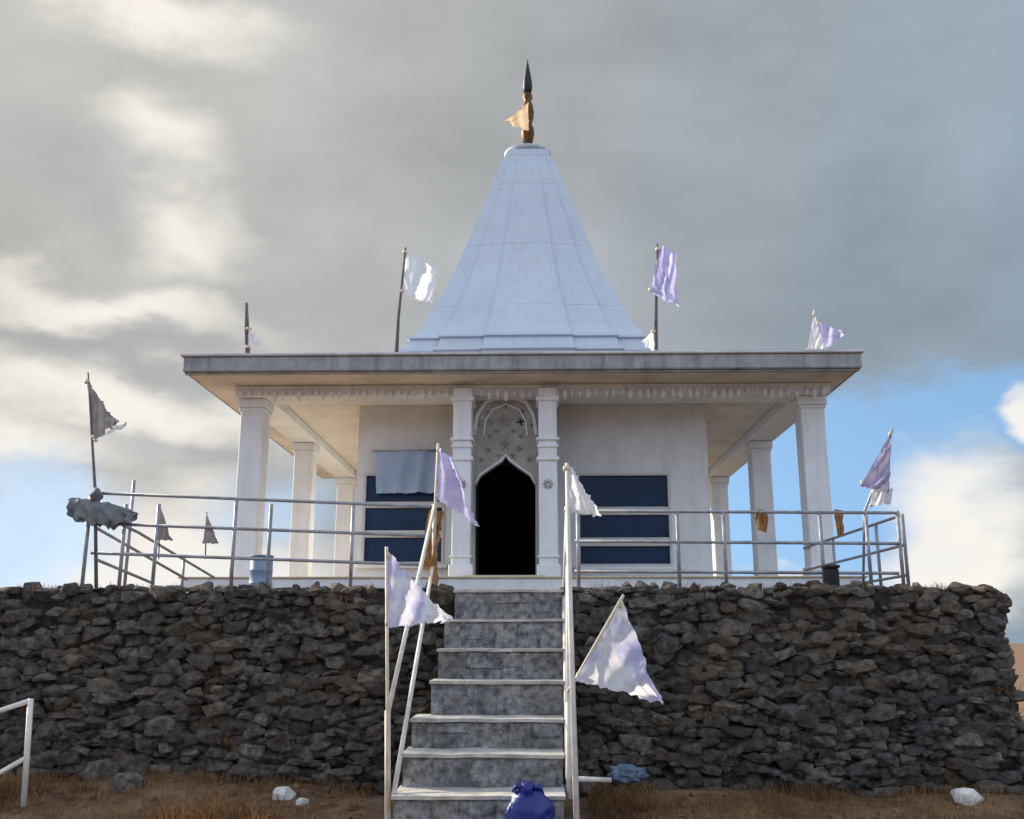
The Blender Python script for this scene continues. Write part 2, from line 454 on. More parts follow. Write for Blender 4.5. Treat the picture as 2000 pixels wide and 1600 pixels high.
def stones_joined(name, root, cells, place, rng, turn=0.0):
    rest = bmesh.new(); lay = rest.verts.layers.float.new('tone')
    for a, pl in cells:
        m = stone_matrix(pl, rng, place, turn); me = rng.choice(ROCKS); tone = rng.random()
        vs = []
        for v in me.vertices:
            q = rest.verts.new(m @ v.co - root.location); q[lay] = tone; vs.append(q)
        for f in me.polygons: rest.faces.new([vs[k] for k in f.vertices])
    bmesh.ops.recalc_face_normals(rest, faces=rest.faces)
    o = mesh_obj(name, rest, 'stone', root); o['kind'] = 'stuff'
def stone_wall(root, cells, place, rng, keep, limit=290):
    """the largest stones that show are parts; what is left is one part of kind stuff"""
    order = sorted(range(len(cells)), key=lambda i: (-1 if keep(cells[i][1]) else 0, -cells[i][0]))
    for n, i in enumerate(order[:limit]):
        if not keep(cells[i][1]): break
        o = link(bpy.data.objects.new('stone', rng.choice(ROCKS)), root)
        m = stone_matrix(cells[i][1], rng, place, 0)
        o.matrix_basis = Matrix.Translation(-root.location) @ m
    stones_joined('small_stones', root, [cells[i] for i in order[limit:]], place, rng)

def top_line(u):
    return ZP + .015 + .035 * noise.noise(Vector((u * 2.1, 3, 0))) + .03 * noise.noise(Vector((u * 6, 9, 0)))
rng = random.Random(5)
SX0 = P(880, 1150, YW).x; SX1 = P(1100, 1150, YW).x
def batter(w): return (w - ZP) * .05          # wall leans back a little toward the top
left_wall = thing('retaining_wall', 'dark basalt rubble retaining wall below the railing with the grey tarpaulin', 'wall', (-3, YW, ZG))
cells = []
for a, pl in masonry(XL, SX0 + .02, ZG - .25, ZP - .02, rng):
    cells.append((a, pl))
place_l = lambda u, w, d: (u, YW - d + batter(w), w)
vis = lambda pl: sum(p[0] for p in pl) / len(pl) > P(-10, 1300, YW).x and sum(p[1] for p in pl) / len(pl) > ZG - .06
stone_wall(left_wall, cells, place_l, rng, vis)
bm = bmesh.new(); box(bm, XL, SX0 + .02, YW + .03, YW + .5, -1.0, ZP - .035)
mesh_obj('core', bm, 'core', left_wall).location = -left_wall.location
right_wall = thing('retaining_wall', 'dark basalt rubble retaining wall behind the large slanting white and lavender pennant', 'wall', (2, YW, ZG))
cells = masonry(SX1 - .02, XR, ZG - .35, ZP - .02, rng)
stone_wall(right_wall, cells, place_l, rng, lambda pl: sum(p[1] for p in pl) / len(pl) > ZG - .06)
# the wall's return along the right-hand side of the terrace
cells = masonry(YW, 24, ZG - .6, ZP - .02, rng)
stones_joined('return_stones', right_wall, cells, lambda u, w, d: (XR + d - batter(w) - .03, u, w), rng, math.pi / 2)
bm = bmesh.new(); box(bm, SX1 - .02, XR - .04, YW + .03, YW + .5, -1.0, ZP - .035); box(bm, XR - .3, XR - .05, YW + .51, 24, -1, ZP - .035)
mesh_obj('core', bm, 'core', right_wall).location = -right_wall.location

# loose cap stones along the terrace edge: each can be lifted off
caps = []
cap_meshes = []
for k in range(9):
    b = rock_bm(rng, .5, .5, .5, 20); o = mesh_obj('cap_stone', b, 'stone'); cap_meshes.append(o.data); bpy.data.objects.remove(o)
u = P(-20, 1150, YW).x
while u < XR - .1:
    w = rng.uniform(.06, .2)
    if not (SX0 - .02 < u + w / 2 < SX1 + .02):
        wall = left_wall if u < 0 else right_wall
        h = rng.uniform(.045, .14)
        o = bpy.data.objects.new('cap_stone', rng.choice(cap_meshes)); link(o, wall)
        o.location = Vector((u + w / 2, YW + .06 + rng.uniform(-.02, .05), ZP - .005 + h * .12)) - wall.location
        o.scale = (w * 1.08, rng.uniform(.14, .22), h); o.rotation_euler = (rng.uniform(-.15, .15), rng.uniform(-.15, .15), rng.uniform(-.3, .3))
    u += w

# ------------------------------------------------------------------ staircase
NY = [1152, 1209, 1267, 1330, 1404, 1473, 1554, 1645, 1750]
NL = [888, 868, 856, 842, 804, 786, 768, 748, 728]
NR = [1098, 1099, 1099, 1099, 1098, 1099, 1101, 1104, 1108]
stairs = thing('staircase', 'rough stone staircase with worn cement treads climbing to the arched doorway', 'staircase', (P(990, 1150, YW).x, YW, ZG))
TR = .34
step_z = []
for k in range(len(NY)):
    Yk = YW - .03 - TR * k
    a = P(NL[k], NY[k], Yk); b = P(NR[k], NY[k], Yk)
    step_z.append(a.z)
print('step z', ['%.2f' % z for z in step_z])
for k in range(len(NY)):
    Yk = YW - .03 - TR * k
    a = P(NL[k], NY[k], Yk); b = P(NR[k], NY[k], Yk)
    zt = step_z[k]; zb = step_z[k + 1] if k + 1 < len(NY) else zt - .25
    back = Yk + TR + (.1 if k else .25)
    st = bpy.data.objects.new('step', None)
    # riser built from rough blocks; body behind them
    bm = bmesh.new(); box(bm, a.x, b.x, Yk + .016, back, zb - .35, zt - .024)
    body = mesh_obj('step', bm, 'step', stairs); body.location = -stairs.location
    x = a.x
    while x < b.x - .02:
        w = min(rng.uniform(.14, .36), b.x - x)
        if b.x - (x + w) < .08: w = b.x - x
        zl, zh = zb - .02, zt - .025
        cuts = [zl, zh] if rng.random() < .75 else [zl, zl + (zh - zl) * rng.uniform(.35, .65), zh]
        for c_ in range(len(cuts) - 1):
            bm = bmesh.new(); j = lambda q: rng.uniform(-q, q)
            pl = [(x + j(.008), cuts[c_]), (x + w + j(.008), cuts[c_]), (x + w + j(.008), cuts[c_ + 1]), (x + j(.008), cuts[c_ + 1])]
            cu, cw_ = x + w / 2, (cuts[c_] + cuts[c_ + 1]) / 2
            pr = rng.uniform(-.002, .012)
            def rg_(s_, y, jt): return [bm.verts.new((p[0] + (cu - p[0]) * s_ + j(jt), y + j(jt * .6), p[1] + (cw_ - p[1]) * s_ + j(jt))) for p in pl]
            R0 = rg_(.04, Yk + .06, 0); R1 = rg_(.05, Yk + .018 - pr * .5, .006); R2 = rg_(.22, Yk + .008 - pr, .012)
            for A_, B_ in ((R0, R1), (R1, R2)):
                for q in range(4): bm.faces.new((A_[q], A_[(q + 1) % 4], B_[(q + 1) % 4], B_[q]))
            bm.faces.new((R2[0], R2[1], R2[2])); bm.faces.new((R2[0], R2[2], R2[3]))
            bmesh.ops.recalc_face_normals(bm, faces=bm.faces)
            mesh_obj('riser_stone', bm, 'step', body)
        x += w
    # tread slab with chipped front edge
    bm = bmesh.new(); n = 14
    top, bot, tb, bb = [], [], [], []
    for i in range(n + 1):
        xx = a.x - .012 + (b.x - a.x + .024) * i / n
        j = .012 * noise.noise(Vector((xx * 7, k * 3.1, 0))) + (rng.random() < .2) * rng.uniform(0, .02)
        zj = .006 * noise.noise(Vector((xx * 5, k * 7.3, 2)))
        top.append(bm.verts.new((xx, Yk - .012 + j, zt + zj))); bot.append(bm.verts.new((xx, Yk - .006 + j * .6, zt - .022 + zj)))
        tb.append(bm.verts.new((xx, back, zt + zj))); bb.append(bm.verts.new((xx, back, zt - .022)))
    for i in range(n):
        bm.faces.new((bot[i], bot[i + 1], top[i + 1], top[i])); bm.faces.new((top[i], top[i + 1], tb[i + 1], tb[i]))
        bm.faces.new((bb[i + 1], bb[i], tb[i], tb[i + 1])); bm.faces.new((bot[i + 1], bot[i], bb[i], bb[i + 1]))
    bm.faces.new((bot[0], top[0], tb[0], bb[0])); bm.faces.new((top[n], bot[n], bb[n], tb[n]))
    bmesh.ops.recalc_face_normals(bm, faces=bm.faces)
    mesh_obj('tread', bm, 'nosing', body)

# ------------------------------------------------------------------ temple
YF = 12.0            # front plane of the columns
YWALL = 13.0         # front wall of the shrine
ZF = P(987, 1134, 12.2).z
temple = thing('temple', 'small white hilltop temple with pale blue tapering spire and flat veranda roof', 'temple', (0, 14, ZP))
def T(o):
    o.location = o.location - temple.location if o.parent is temple else o.location
    return o
def tb(name, x0, x1, y0, y1, z0, z1, m, bev=.008, parent=None):
    o = box_obj(name, x0, x1, y0, y1, z0, z1, m, None, bev)
    o.parent = parent or temple
    o.location = -temple.location if parent is None else (0, 0, 0)
    return o
def tm(o, parent=None):
    o.parent = parent or temple
    if parent is None: o.location = o.location - temple.location
    return o
ZB = P(1040, 771, 11.86).z          # underside of the front beam
ZS = P(1040, 722, 11.2).z           # underside of the roof slab
ZT = P(1040, 693, 11.2).z           # top of the roof slab edge
RXL, RXR = P(357, 705, 11.2).x, P(1684, 705, 11.2).x
CXL, CXR = P(484, 950, YF).x, P(1598, 950, YF).x
WXL, WXR = P(697, 950, YWALL).x, P(1385, 950, YWALL).x
YBK = 18.4
print('ZF %.2f ZB %.2f ZS %.2f ZT %.2f roof %.2f %.2f cols %.2f %.2f wall %.2f %.2f' % (ZF, ZB, ZS, ZT, RXL, RXR, CXL, CXR, WXL, WXR))
tb('plinth', RXL + .1, RXR - .1, 11.4, 19.0, ZP - .03, ZF - .02, 'white', .01)
tb('floor', RXL + .08, RXR - .08, 11.38, 19.02, ZF - .02, ZF, 'floor', .004)
# columns
cw = .15
def column(x, y, w=cw, nm='column'):
    c = tb(nm, x - w, x + w, y - w, y + w, ZF, ZB, 'white', .012)
    bm = bmesh.new(); box(bm, x - w - .025, x + w + .025, y - w - .025, y + w + .025, ZF + .001, ZF + .16); bevel_all(bm, .012)
    mesh_obj('base', bm, 'white', c)
    bm = bmesh.new()
    box(bm, x - w - .018, x + w + .018, y - w - .018, y + w + .018, ZB - .16, ZB - .12); box(bm, x - w - .032, x + w + .032, y - w - .032, y + w + .032, ZB - .117, ZB - .003); bevel_all(bm, .01)
    mesh_obj('capital', bm, 'white', c)
    return c
for y in (YF + cw, 15.0, YBK): 
    column(CXL, y); column(CXR, y)
for x in (-1.2, 1.2): column(x, YBK)
# beams
tb('beam', CXL - .2, CXR + .2, 11.86, 12.36, ZB, ZS - .002, 'white', .01)
tb('beam', CXL - .2, CXL + .2, 12.362, YBK + .2, ZB + .002, ZS - .003, 'white', .01)
tb('beam', CXR - .2, CXR + .2, 12.362, YBK + .2, ZB + .002, ZS - .003, 'white', .01)
tb('beam', CXL + .202, CXR - .202, YBK - .2, YBK + .2, ZB + .003, ZS - .004, 'white', .01)
# roof: slab with a stained edge, a cream soffit sheet below it
roof = tb('roof', RXL, RXR, 11.2, 19.2, ZS, ZT, 'fascia', .015)
bm = bmesh.new()
def sheet(x0, x1, y0, y1, z):
    bm.faces.new([bm.verts.new(p) for p in ((x0, y0, z), (x0, y1, z), (x1, y1, z), (x1, y0, z))])
sheet(RXL + .05, RXR - .05, 11.25, 11.857, ZS - .005)
sheet(RXL + .05, CXL - .203, 11.86, 19.15, ZS - .005); sheet(CXR + .203, RXR - .05, 11.86, 19.15, ZS - .005)
sheet(CXL + .203, CXR - .203, 12.365, YBK - .203, ZS - .005)
mesh_obj('soffit', bm, 'cream', roof)
bm = bmesh.new()
for (x0, x1, y0, y1) in ((RXL - .03, RXR + .03, 11.17, 11.32), (RXL - .03, RXL + .12, 11.322, 19.2), (RXR - .12, RXR + .03, 11.322, 19.2)):
    box(bm, x0, x1, y0, y1, ZT + .002, ZT + .035)
bevel_all(bm, .008)
mesh_obj('kerb', bm, 'kerb_grey', roof)
bm = bmesh.new(); box(bm, RXL + .02, RXR - .02, 11.23, 11.29, ZS - .026, ZS - .006); bevel_all(bm, .008)
mesh_obj('drip_edge', bm, 'fascia', roof)
# raised lip on the right-hand part of the roof
a = P(1375, 683, 11.5); b = P(1650, 683, 11.5)
bm = bmesh.new(); box(bm, a.x, b.x, 11.5, 11.6, ZT + .001, a.z); bevel_all(bm, .006)
mesh_obj('roof_lip', bm, 'fascia', roof)
# little plaster pendants under the eave
pb = bmesh.new(); lathe(pb, [(.012, 0), (.022, -.03), (.03, -.06), (.018, -.09), (.004, -.12)], 8)
pm = mesh_obj('pendant', pb, 'white', roof, True); pmd = pm.data
pend_x = [CXL - .1 + (CXR - CXL + .2) * k / 70 + random.uniform(-.015, .015) for k in range(71)]
for i, x in enumerate(pend_x):
    o = pm if i == 0 else link(bpy.data.objects.new('pendant', pmd), roof)
    o.location = (x, 11.835, ZB + .075 + random.uniform(-.012, .012)); s = random.uniform(.9, 1.4); o.scale = (s, s, s)

# shrine walls with window and door openings
wl_ = P(712, 925, YWALL), P(866, 1102, YWALL)
wr_ = P(1127, 925, YWALL), P(1314, 1106, YWALL)
D0, D1 = P(915, 1000, YWALL).x, P(1052, 1000, YWALL).x
ZDT = P(987, 880, YWALL).z
w1 = (wl_[0].x, wl_[1].x, wl_[1].z, wl_[0].z); w2 = (wr_[0].x, wr_[1].x, wr_[1].z, wr_[0].z)
bm = bmesh.new(); y0, y1 = YWALL, YWALL + .2; zt = ZS - .006
for x0, x1, z0, z1 in ((WXL, w1[0], ZF, zt), (w1[0], w1[1], ZF, w1[2]), (w1[0], w1[1], w1[3], zt), (w1[1], D0, ZF, zt), (D0, D1, ZDT, zt),
                       (D1, w2[0], ZF, zt), (w2[0], w2[1], ZF, w2[2]), (w2[0], w2[1], w2[3], zt), (w2[1], WXR, ZF, zt)):
    box(bm, x0, x1, y0, y1, z0, z1)
box(bm, WXL, WXL + .2, y1, 17.4, ZF, zt); box(bm, WXR - .2, WXR, y1, 17.4, ZF, zt); box(bm, WXL, WXR, 17.4, 17.6, ZF, zt)
bmesh.ops.remove_doubles(bm, verts=bm.verts, dist=1e-5)
tm(mesh_obj('wall', bm, 'white'))
bm = bmesh.new()      # near-black sheets lining the room, its shade put into their colour
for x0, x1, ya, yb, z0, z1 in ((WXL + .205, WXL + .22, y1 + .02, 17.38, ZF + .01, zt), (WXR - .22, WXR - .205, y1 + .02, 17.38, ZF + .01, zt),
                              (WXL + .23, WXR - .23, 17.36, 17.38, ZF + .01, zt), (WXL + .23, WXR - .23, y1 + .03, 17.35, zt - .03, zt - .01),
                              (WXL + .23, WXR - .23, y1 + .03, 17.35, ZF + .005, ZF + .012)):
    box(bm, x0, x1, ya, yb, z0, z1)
tm(mesh_obj('room_shade_lining', bm, 'interior'))
def window(w, ypx, px):
    x0, x1, z0, z1 = w
    bm = bmesh.new(); t = .03; ya, yb = YWALL - .02, YWALL + .10
    box(bm, x0, x0 + t, ya, yb, z0, z1); box(bm, x1 - t, x1, ya, yb, z0, z1)
    box(bm, x0 + t, x1 - t, ya, yb, z0, z0 + t); box(bm, x0 + t, x1 - t, ya, yb, z1 - t, z1)
    fr = tm(mesh_obj('window', bm, 'frame'))
    lv = [z1 - t] + [v for a in ypx for v in (P(px, a[0], YWALL).z, P(px, a[1], YWALL).z)] + [z0 + t]
    for i in range(0, len(lv), 2):
        bm = bmesh.new(); box(bm, x0 + t - .01, x1 - t + .01, YWALL + .04, YWALL + .05, lv[i + 1] - .01, lv[i] + .01)
        mesh_obj('pane', bm, 'glass', fr)
        if i + 2 < len(lv):
            bm = bmesh.new(); box(bm, x0 + t, x1 - t, YWALL - .015, YWALL + .036, lv[i + 2], lv[i + 1]); bevel_all(bm, .006)
            mesh_obj('transom', bm, 'frame', fr)
    bm = bmesh.new(); box(bm, x0 - .06, x1 + .06, YWALL - .09, YWALL - .002, z0 - .06, z0 - .004); bevel_all(bm, .01)
    mesh_obj('sill', bm, 'white', fr)
window(w1, ((980, 992), (1036, 1050)), 790); window(w2, ((990, 1006), (1050, 1067)), 1220)

# porch: two pillars, a carved panel with a pointed opening between them
def pillar(pxa, pxb):
    xa, xb = P(pxa, 950, 11.95).x, P(pxb, 950, 11.95).x
    c = tb('porch_pillar', xa, xb, 11.72, 12.12, ZF, ZB - .001 if False else P(1040, 752, 11.72).z - .03, 'white', .012)
    for zz, h, e in ((ZF + .001, .16, .03), (P(987, 905, 11.9).z, .05, .025), (P(987, 880, 11.9).z, .04, .018), (P(987, 866, 11.9).z, .035, .03), (P(987, 790, 11.9).z, .06, .03), (P(987, 1092, 11.9).z, .03, .02)):
        bm = bmesh.new(); box(bm, xa - e, xb + e, 11.72 - e, 12.12 - .01, zz, zz + h); bevel_all(bm, .01)
        mesh_obj('moulding', bm, 'white', c)
    # a small carved lotus on the face
    bm = bmesh.new()
    zc = P(1070, 945, 11.7).z
    for k in range(8):
        t = k * math.pi / 4; cx, cz = (xa + xb) / 2 + .04 * math.cos(t), zc + .04 * math.sin(t)
        m4 = Matrix.Translation((cx, 11.712, cz)) @ Matrix.Rotation(-t, 4, 'Y') @ Matrix.Diagonal((.03, .014, .014, 1))
        bmesh.ops.create_icosphere(bm, subdivisions=1, radius=1, matrix=m4)
    mesh_obj('carving', bm, 'relief', c)
pillar(886, 922); pillar(1052, 1088)
yp = 12.16
xo0, xo1 = P(920, 950, yp).x, P(1054, 950, yp).x
op = [P(928, 1134, yp), P(928, 948, yp), P(938, 930, yp), P(962, 914, yp), P(980, 902, yp), P(988, 892, yp), P(996, 902, yp), P(1012, 914, yp), P(1036, 930, yp), P(1046, 948, yp), P(1046, 1134, yp)]
zpt = ZB - .004
bm = bmesh.new()
mid = op[5]
def half(pts, xs):
    outer = [(mid.x, zpt), (xs, zpt), (xs, ZF)]
    f = [bm.verts.new((p.x, yp, p.z)) for p in pts] + [bm.verts.new((x, yp, z)) for x, z in outer[::-1]]
    face = bm.faces.new(f)
    return face
fa = half(op[:6][::-1][::-1], xo0) if False else None
def half2(seq):
    face = bm.faces.new([bm.verts.new((x, yp, z)) for x, z in seq])
half2([(xo0, ZF), (op[0].x, ZF)] + [(p.x, p.z) for p in op[1:6]] + [(mid.x, zpt), (xo0, zpt)])
half2([(mid.x, zpt)] + [(p.x, p.z) for p in op[5:10]] + [(op[10].x, ZF), (xo1, ZF), (xo1, zpt)])
bmesh.ops.remove_doubles(bm, verts=bm.verts, dist=1e-5)
r = bmesh.ops.extrude_face_region(bm, geom=list(bm.faces))
bmesh.ops.translate(bm, verts=[v for v in r['geom'] if isinstance(v, bmesh.types.BMVert)], vec=(0, .12, 0))
bmesh.ops.recalc_face_normals(bm, faces=bm.faces)
arch = tm(mesh_obj('arch_panel', bm, 'relief'))
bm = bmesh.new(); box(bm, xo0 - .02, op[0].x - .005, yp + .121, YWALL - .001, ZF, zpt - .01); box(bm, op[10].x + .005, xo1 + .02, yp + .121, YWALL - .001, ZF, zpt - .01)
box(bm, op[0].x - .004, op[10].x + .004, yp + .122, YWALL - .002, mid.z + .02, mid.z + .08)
mesh_obj('passage_wall', bm, 'interior', arch)  # passage sides carry the same painted-in shade as the room
# carved mouldings following the pointed opening and the outer arch
bm = bmesh.new(); tube(bm, [Vector((p.x + (p.x - mid.x) * .0, yp - .008, p.z + .02)) for p in op[1:10]], .018, 6)
tube(bm, [P(x, y, yp - .01) for x, y in ((926, 850), (932, 812), (948, 786), (972, 777), (988, 772), (1004, 777), (1028, 786), (1042, 812), (1048, 850))], .026, 6)
tube(bm, [P(x, y, yp - .01) for x, y in ((944, 852), (948, 822), (962, 800), (988, 790), (1014, 800), (1026, 822), (1030, 852))], .014, 6)
mesh_obj('arch_moulding', bm, 'white', arch, True)
def rosette(px, py, rad, petals, m='relief'):
    c = P(px, py, yp - .005); bm = bmesh.new()
    for k in range(petals):
        t = 2 * math.pi * k / petals + .2
        m4 = Matrix.Translation((c.x + rad * .62 * math.cos(t), c.y, c.z + rad * .62 * math.sin(t))) @ Matrix.Rotation(-t, 4, 'Y') @ Matrix.Diagonal((rad * .42, .022, rad * .22, 1))
        bmesh.ops.create_icosphere(bm, subdivisions=2, radius=1, matrix=m4)
    bmesh.ops.create_icosphere(bm, subdivisions=2, radius=1, matrix=Matrix.Translation(c) @ Matrix.Diagonal((rad * .28, .035, rad * .28, 1)))
    mesh_obj('carving', bm, m, arch, True)
rosette(986, 822, .085, 8); rosette(1017, 824, .05, 4, 'dark_metal'); rosette(958, 824, .05, 4); rosette(985, 868, .07, 6); rosette(1014, 876, .04, 5); rosette(955, 878, .04, 5)
for k in range(9):
    t = math.pi * (k + .5) / 9
    rosette(987 + 52 * math.cos(t), 838 - 44 * math.sin(t), .03, 5, 'white' if k % 2 else 'relief')
for px, py in ((940, 898), (1034, 898), (957, 852), (1017, 852), (970, 842), (1003, 842), (974, 890), (1001, 890)): rosette(px, py, .032, 5)
tb('doorstep', op[0].x - .12, op[10].x + .12, 11.5, 12.15, ZF + .001, ZF + .022, 'floor', .006)

# spire
YC = 15.3; AX = P(1031, 300, YC).x
prof = [(686, 246), (668, 238), (640, 214), (600, 190), (560, 166), (520, 146), (480, 128), (440, 111), (400, 94), (360, 77), (330, 63), (305, 48), (292, 42)]
lev = []
for y, off in prof:
    hw = off * YC / (F + off) * .985
    z = P(1031, y, YC - hw).z
    lev.append([hw, z])
zr = ZT + .002
lev = [[lev[0][0] + .10, zr], [lev[0][0] + .10, zr + .18], [lev[0][0] + .02, zr + .20], [lev[0][0] + .02, lev[0][1] - .12]] + lev
# finer levels with recessed joints between courses
fine = []
for i in range(len(lev) - 1):
    (h0, z0), (h1, z1) = lev[i], lev[i + 1]
    fine.append((h0, z0))
    if i in (6, 9, 12, 14):
        n = 1
        for k in range(n):
            t0 = (k + .86) / n; t1 = (k + .92) / n; t2 = (k + .98) / n
            for t, e in ((t0, 0), (t0 + .04, -.004), (t2, -.004), (min(1, t2 + .018), 0)):
                if t < .999: fine.append((h0 + (h1 - h0) * t + e, z0 + (z1 - z0) * t))
fine.append(tuple(lev[-1]))
def plan(h):
    a, b, c = h, h * .925, h * .97
    s1, s2 = .34 * h, .68 * h
    q = [(-s1, -a), (s1, -a), (s1, -c), (s2, -c), (s2, -b - .0 * h), (b, -b), (b, -s2), (c, -s2), (c, -s1)]
    pts = []
    for k in range(4):
        ct, st = round(math.cos(k * math.pi / 2)), round(math.sin(k * math.pi / 2))
        for (x, y) in q: pts.append((x * ct - y * st, x * st + y * ct))
    res = []
    for p in pts:
        if not res or math.hypot(res[-1][0] - p[0], res[-1][1] - p[1]) > 1e-5: res.append(p)
    return res
bm = bmesh.new(); rings = []
for h, z in fine:
    rings.append([bm.verts.new((AX + x, YC + y, z)) for x, y in plan(h / .96 * (1.085 - .03 * (z - fine[0][1]) / (fine[-1][1] - fine[0][1])))])
N = len(rings[0])
for i in range(len(rings) - 1):
    for k in range(N): bm.faces.new((rings[i][k], rings[i][(k + 1) % N], rings[i + 1][(k + 1) % N], rings[i + 1][k]))
bm.faces.new(rings[-1])
bmesh.ops.recalc_face_normals(bm, faces=bm.faces)
spire = tm(mesh_obj('spire', bm, 'pale_blue'))
zb = lev[4][1]
for zz, h, e in ((P(1031, 680, 13.3).z, .05, 1.035), (P(1031, 654, 13.4).z, .035, 1.03)):
    hw = None
    for (h0, z0), (h1, z1) in zip(fine, fine[1:]):
        if z0 <= zz <= z1 and z1 > z0: hw = h0 + (h1 - h0) * (zz - z0) / (z1 - z0)
    hw = (hw or lev[4][0]) / .96 * 1.08 * e
    bm = bmesh.new(); rr = [[bm.verts.new((AX + x * k_, YC + y * k_, z)) for x, y in plan(hw)] for z, k_ in ((zz - .004, .96), (zz, 1), (zz + h, .995), (zz + h + .004, .95))]
    for q in range(3):
        for k in range(len(rr[0])): bm.faces.new((rr[q][k], rr[q][(k + 1) % len(rr[0])], rr[q + 1][(k + 1) % len(rr[0])], rr[q + 1][k]))
    bmesh.ops.recalc_face_normals(bm, faces=bm.faces)
    mesh_obj('moulding', bm, 'pale_blue', spire)
ztop = lev[-1][1]; ht = lev[-1][0]
bm = bmesh.new(); lathe(bm, [(ht * .75, ztop + .001), (ht * 1.2, ztop + .03), (ht * 1.25, ztop + .07), (ht * 1.0, ztop + .11), (ht * .6, ztop + .15), (ht * .38, ztop + .19), (ht * .3, ztop + .24)], 32, (AX, YC, 0))
mesh_obj('ribbed_disc', bm, 'pale_blue', spire, True)
zfin = ztop + .20
def zpx(y): return P(1033, y, YC).z
bm = bmesh.new(); lathe(bm, [(.06, zfin - .01), (.115, zpx(262)), (.10, zpx(250)), (.07, zpx(244)), (.10, zpx(232)), (.11, zpx(220)), (.09, zpx(206)), (.055, zpx(198)), (.085, zpx(192)), (.08, zpx(186)), (.05, zpx(182))], 20, (AX, YC, 0))
fin = tm(mesh_obj('finial', bm, 'bronze', None, True))
bm = bmesh.new(); lathe(bm, [(.06, zpx(183)), (.085, zpx(172)), (.075, zpx(158)), (.045, zpx(140)), (.015, zpx(124)), (.003, zpx(116))], 16, (AX, YC, 0))
mesh_obj('finial_spike', bm, 'dark_metal', fin, True)

# ------------------------------------------------------------------ flags
def cloth_bm(A, B, C, n=28, amp=.04, waves=2.3, ph=0.0, D=None, sag=.0):
    """triangle (hoist A-B, fly tip C) or, with D, a four-cornered cloth A,B,C,D; folds run from the hoist"""
    bm = bmesh.new(); A, B, C = Vector(A), Vector(B), Vector(C)
    nrm = (C - A).cross(B - A).normalized()
    g = []
    for i in range(n + 1):
        u = i / n; row = []
        for j in range(n + 1):
            v = j / n
            if D is None:
                p0 = A.lerp(B, v); p = p0.lerp(C, u)
            else:
                p = A.lerp(B, v).lerp(Vector(D).lerp(C, v), u)
            f = amp * u ** .7 * (math.sin(waves * 2 * math.pi * u + ph + v * 1.8) + .5 * math.sin(waves * 3.7 * u + ph * 2 + v * 5.0))
            f += amp * .5 * noise.noise(Vector((u * 4 + ph, v * 4, ph * 3))) + amp * .28 * (abs(noise.noise(Vector((u * 7 + v * 3, v * 9 - u * 4, ph * 5)))) - .2)
            p = p + nrm * f
            p.z -= sag * math.sin(math.pi * u) * (.4 + .6 * v)
            e = noise.noise(Vector((u * 9, v * 9, ph))) * .012 * u + (noise.noise(Vector((u * 31, v * 37, ph))) * min(.02, .05 * (C - A).length) if (j in (0, n) or i == n) else 0) * min(1, u * 4)
            p.x += e; p.z += e
            row.append(bm.verts.new(p))
        g.append(row)
    for i in range(n):
        for j in range(n): bm.faces.new((g[i][j], g[i + 1][j], g[i + 1][j + 1], g[i][j + 1]))
    bmesh.ops.remove_doubles(bm, verts=bm.verts, dist=1e-5)
    return bm
def flag(label, pole, r, polem, cloths, grp=None):
    base = min(pole, key=lambda p: p.z)
    t = thing('flag', label, 'flag', base, grp)
    o = tube_obj('pole', [Vector(p) - base for p in pole], r, polem, t, 8)
    for (kw, m) in cloths:
        bm = cloth_bm(**kw)
        bmesh.ops.translate(bm, verts=bm.verts, vec=-base)
        mesh_obj('cloth', bm, m, t, True)
        for e in (.06, .94):      # cord ties round the pole
            q = Vector(kw['A']).lerp(Vector(kw['B']), e) - base
            ln = min((Vector(kw['A']) - Vector(kw['B'])).length * .05, .02)
            tube_obj('tie', [q - Vector((0, 0, ln)), q + Vector((0, 0, ln))], (max(r) if isinstance(r, list) else r) * 1.2, 'bamboo', t, 8)
    return t
def pp(lst, Y): return [P(x, y, Y) for x, y in lst]
def tri(a, b, c, Y, Yc=None, **k):
    return dict(A=P(*a, Y), B=P(*b, Y), C=P(*c, Yc or Y), **k)

YN = 6.35    # near stair post
flag('pale pennant on a thin bamboo pole tied to the lower handrail post',
     [P(757, 1580, YN - .05), P(757, 1400, YN - .05), P(755, 1068, YN - .05)], .011, 'bamboo',
     [(tri((757, 1076), (756, 1226), (880, 1213), YN - .05, YN - .2, amp=.035, ph=.4), 'flag_mix')])
flag('lavender flag folded round a pole beside the door, over the brown cloth',
     [P(846, 1160, 8.42), P(850, 990, 8.42), P(856, 866, 8.42)], .013, 'bamboo',
     [(dict(A=P(856, 872, 8.42), B=P(853, 975, 8.42), C=P(944, 1030, 8.1), D=P(880, 896, 8.25), amp=.05, ph=1.2, waves=1.4), 'flag_lav')])
M['flag_lavblue'] = mat('blue_lavender_cloth', (.42, .60, .84), (.58, .66, .90), 5, .9, .15, 90, translucent=.3)
ct = thing('hanging_cloth', 'faded blue grey cloth hung over the top of the window beside the brown cloth', 'cloth', P(790, 962, YWALL - .1))
tube_obj('rod', [P(728, 881, YWALL - .08) - ct.location, P(862, 880, YWALL - .08) - ct.location], .012, 'rail', ct, 8)
bm = cloth_bm(A=P(733, 881, YWALL - .08), B=P(735, 964, YWALL - .1), C=P(856, 962, YWALL - .12), D=P(858, 880, YWALL - .08), n=30, amp=.035, ph=2.2, waves=3.2)
bmesh.ops.translate(bm, verts=bm.verts, vec=-ct.location)
mesh_obj('cloth', bm, 'flag_lavblue', ct, True)
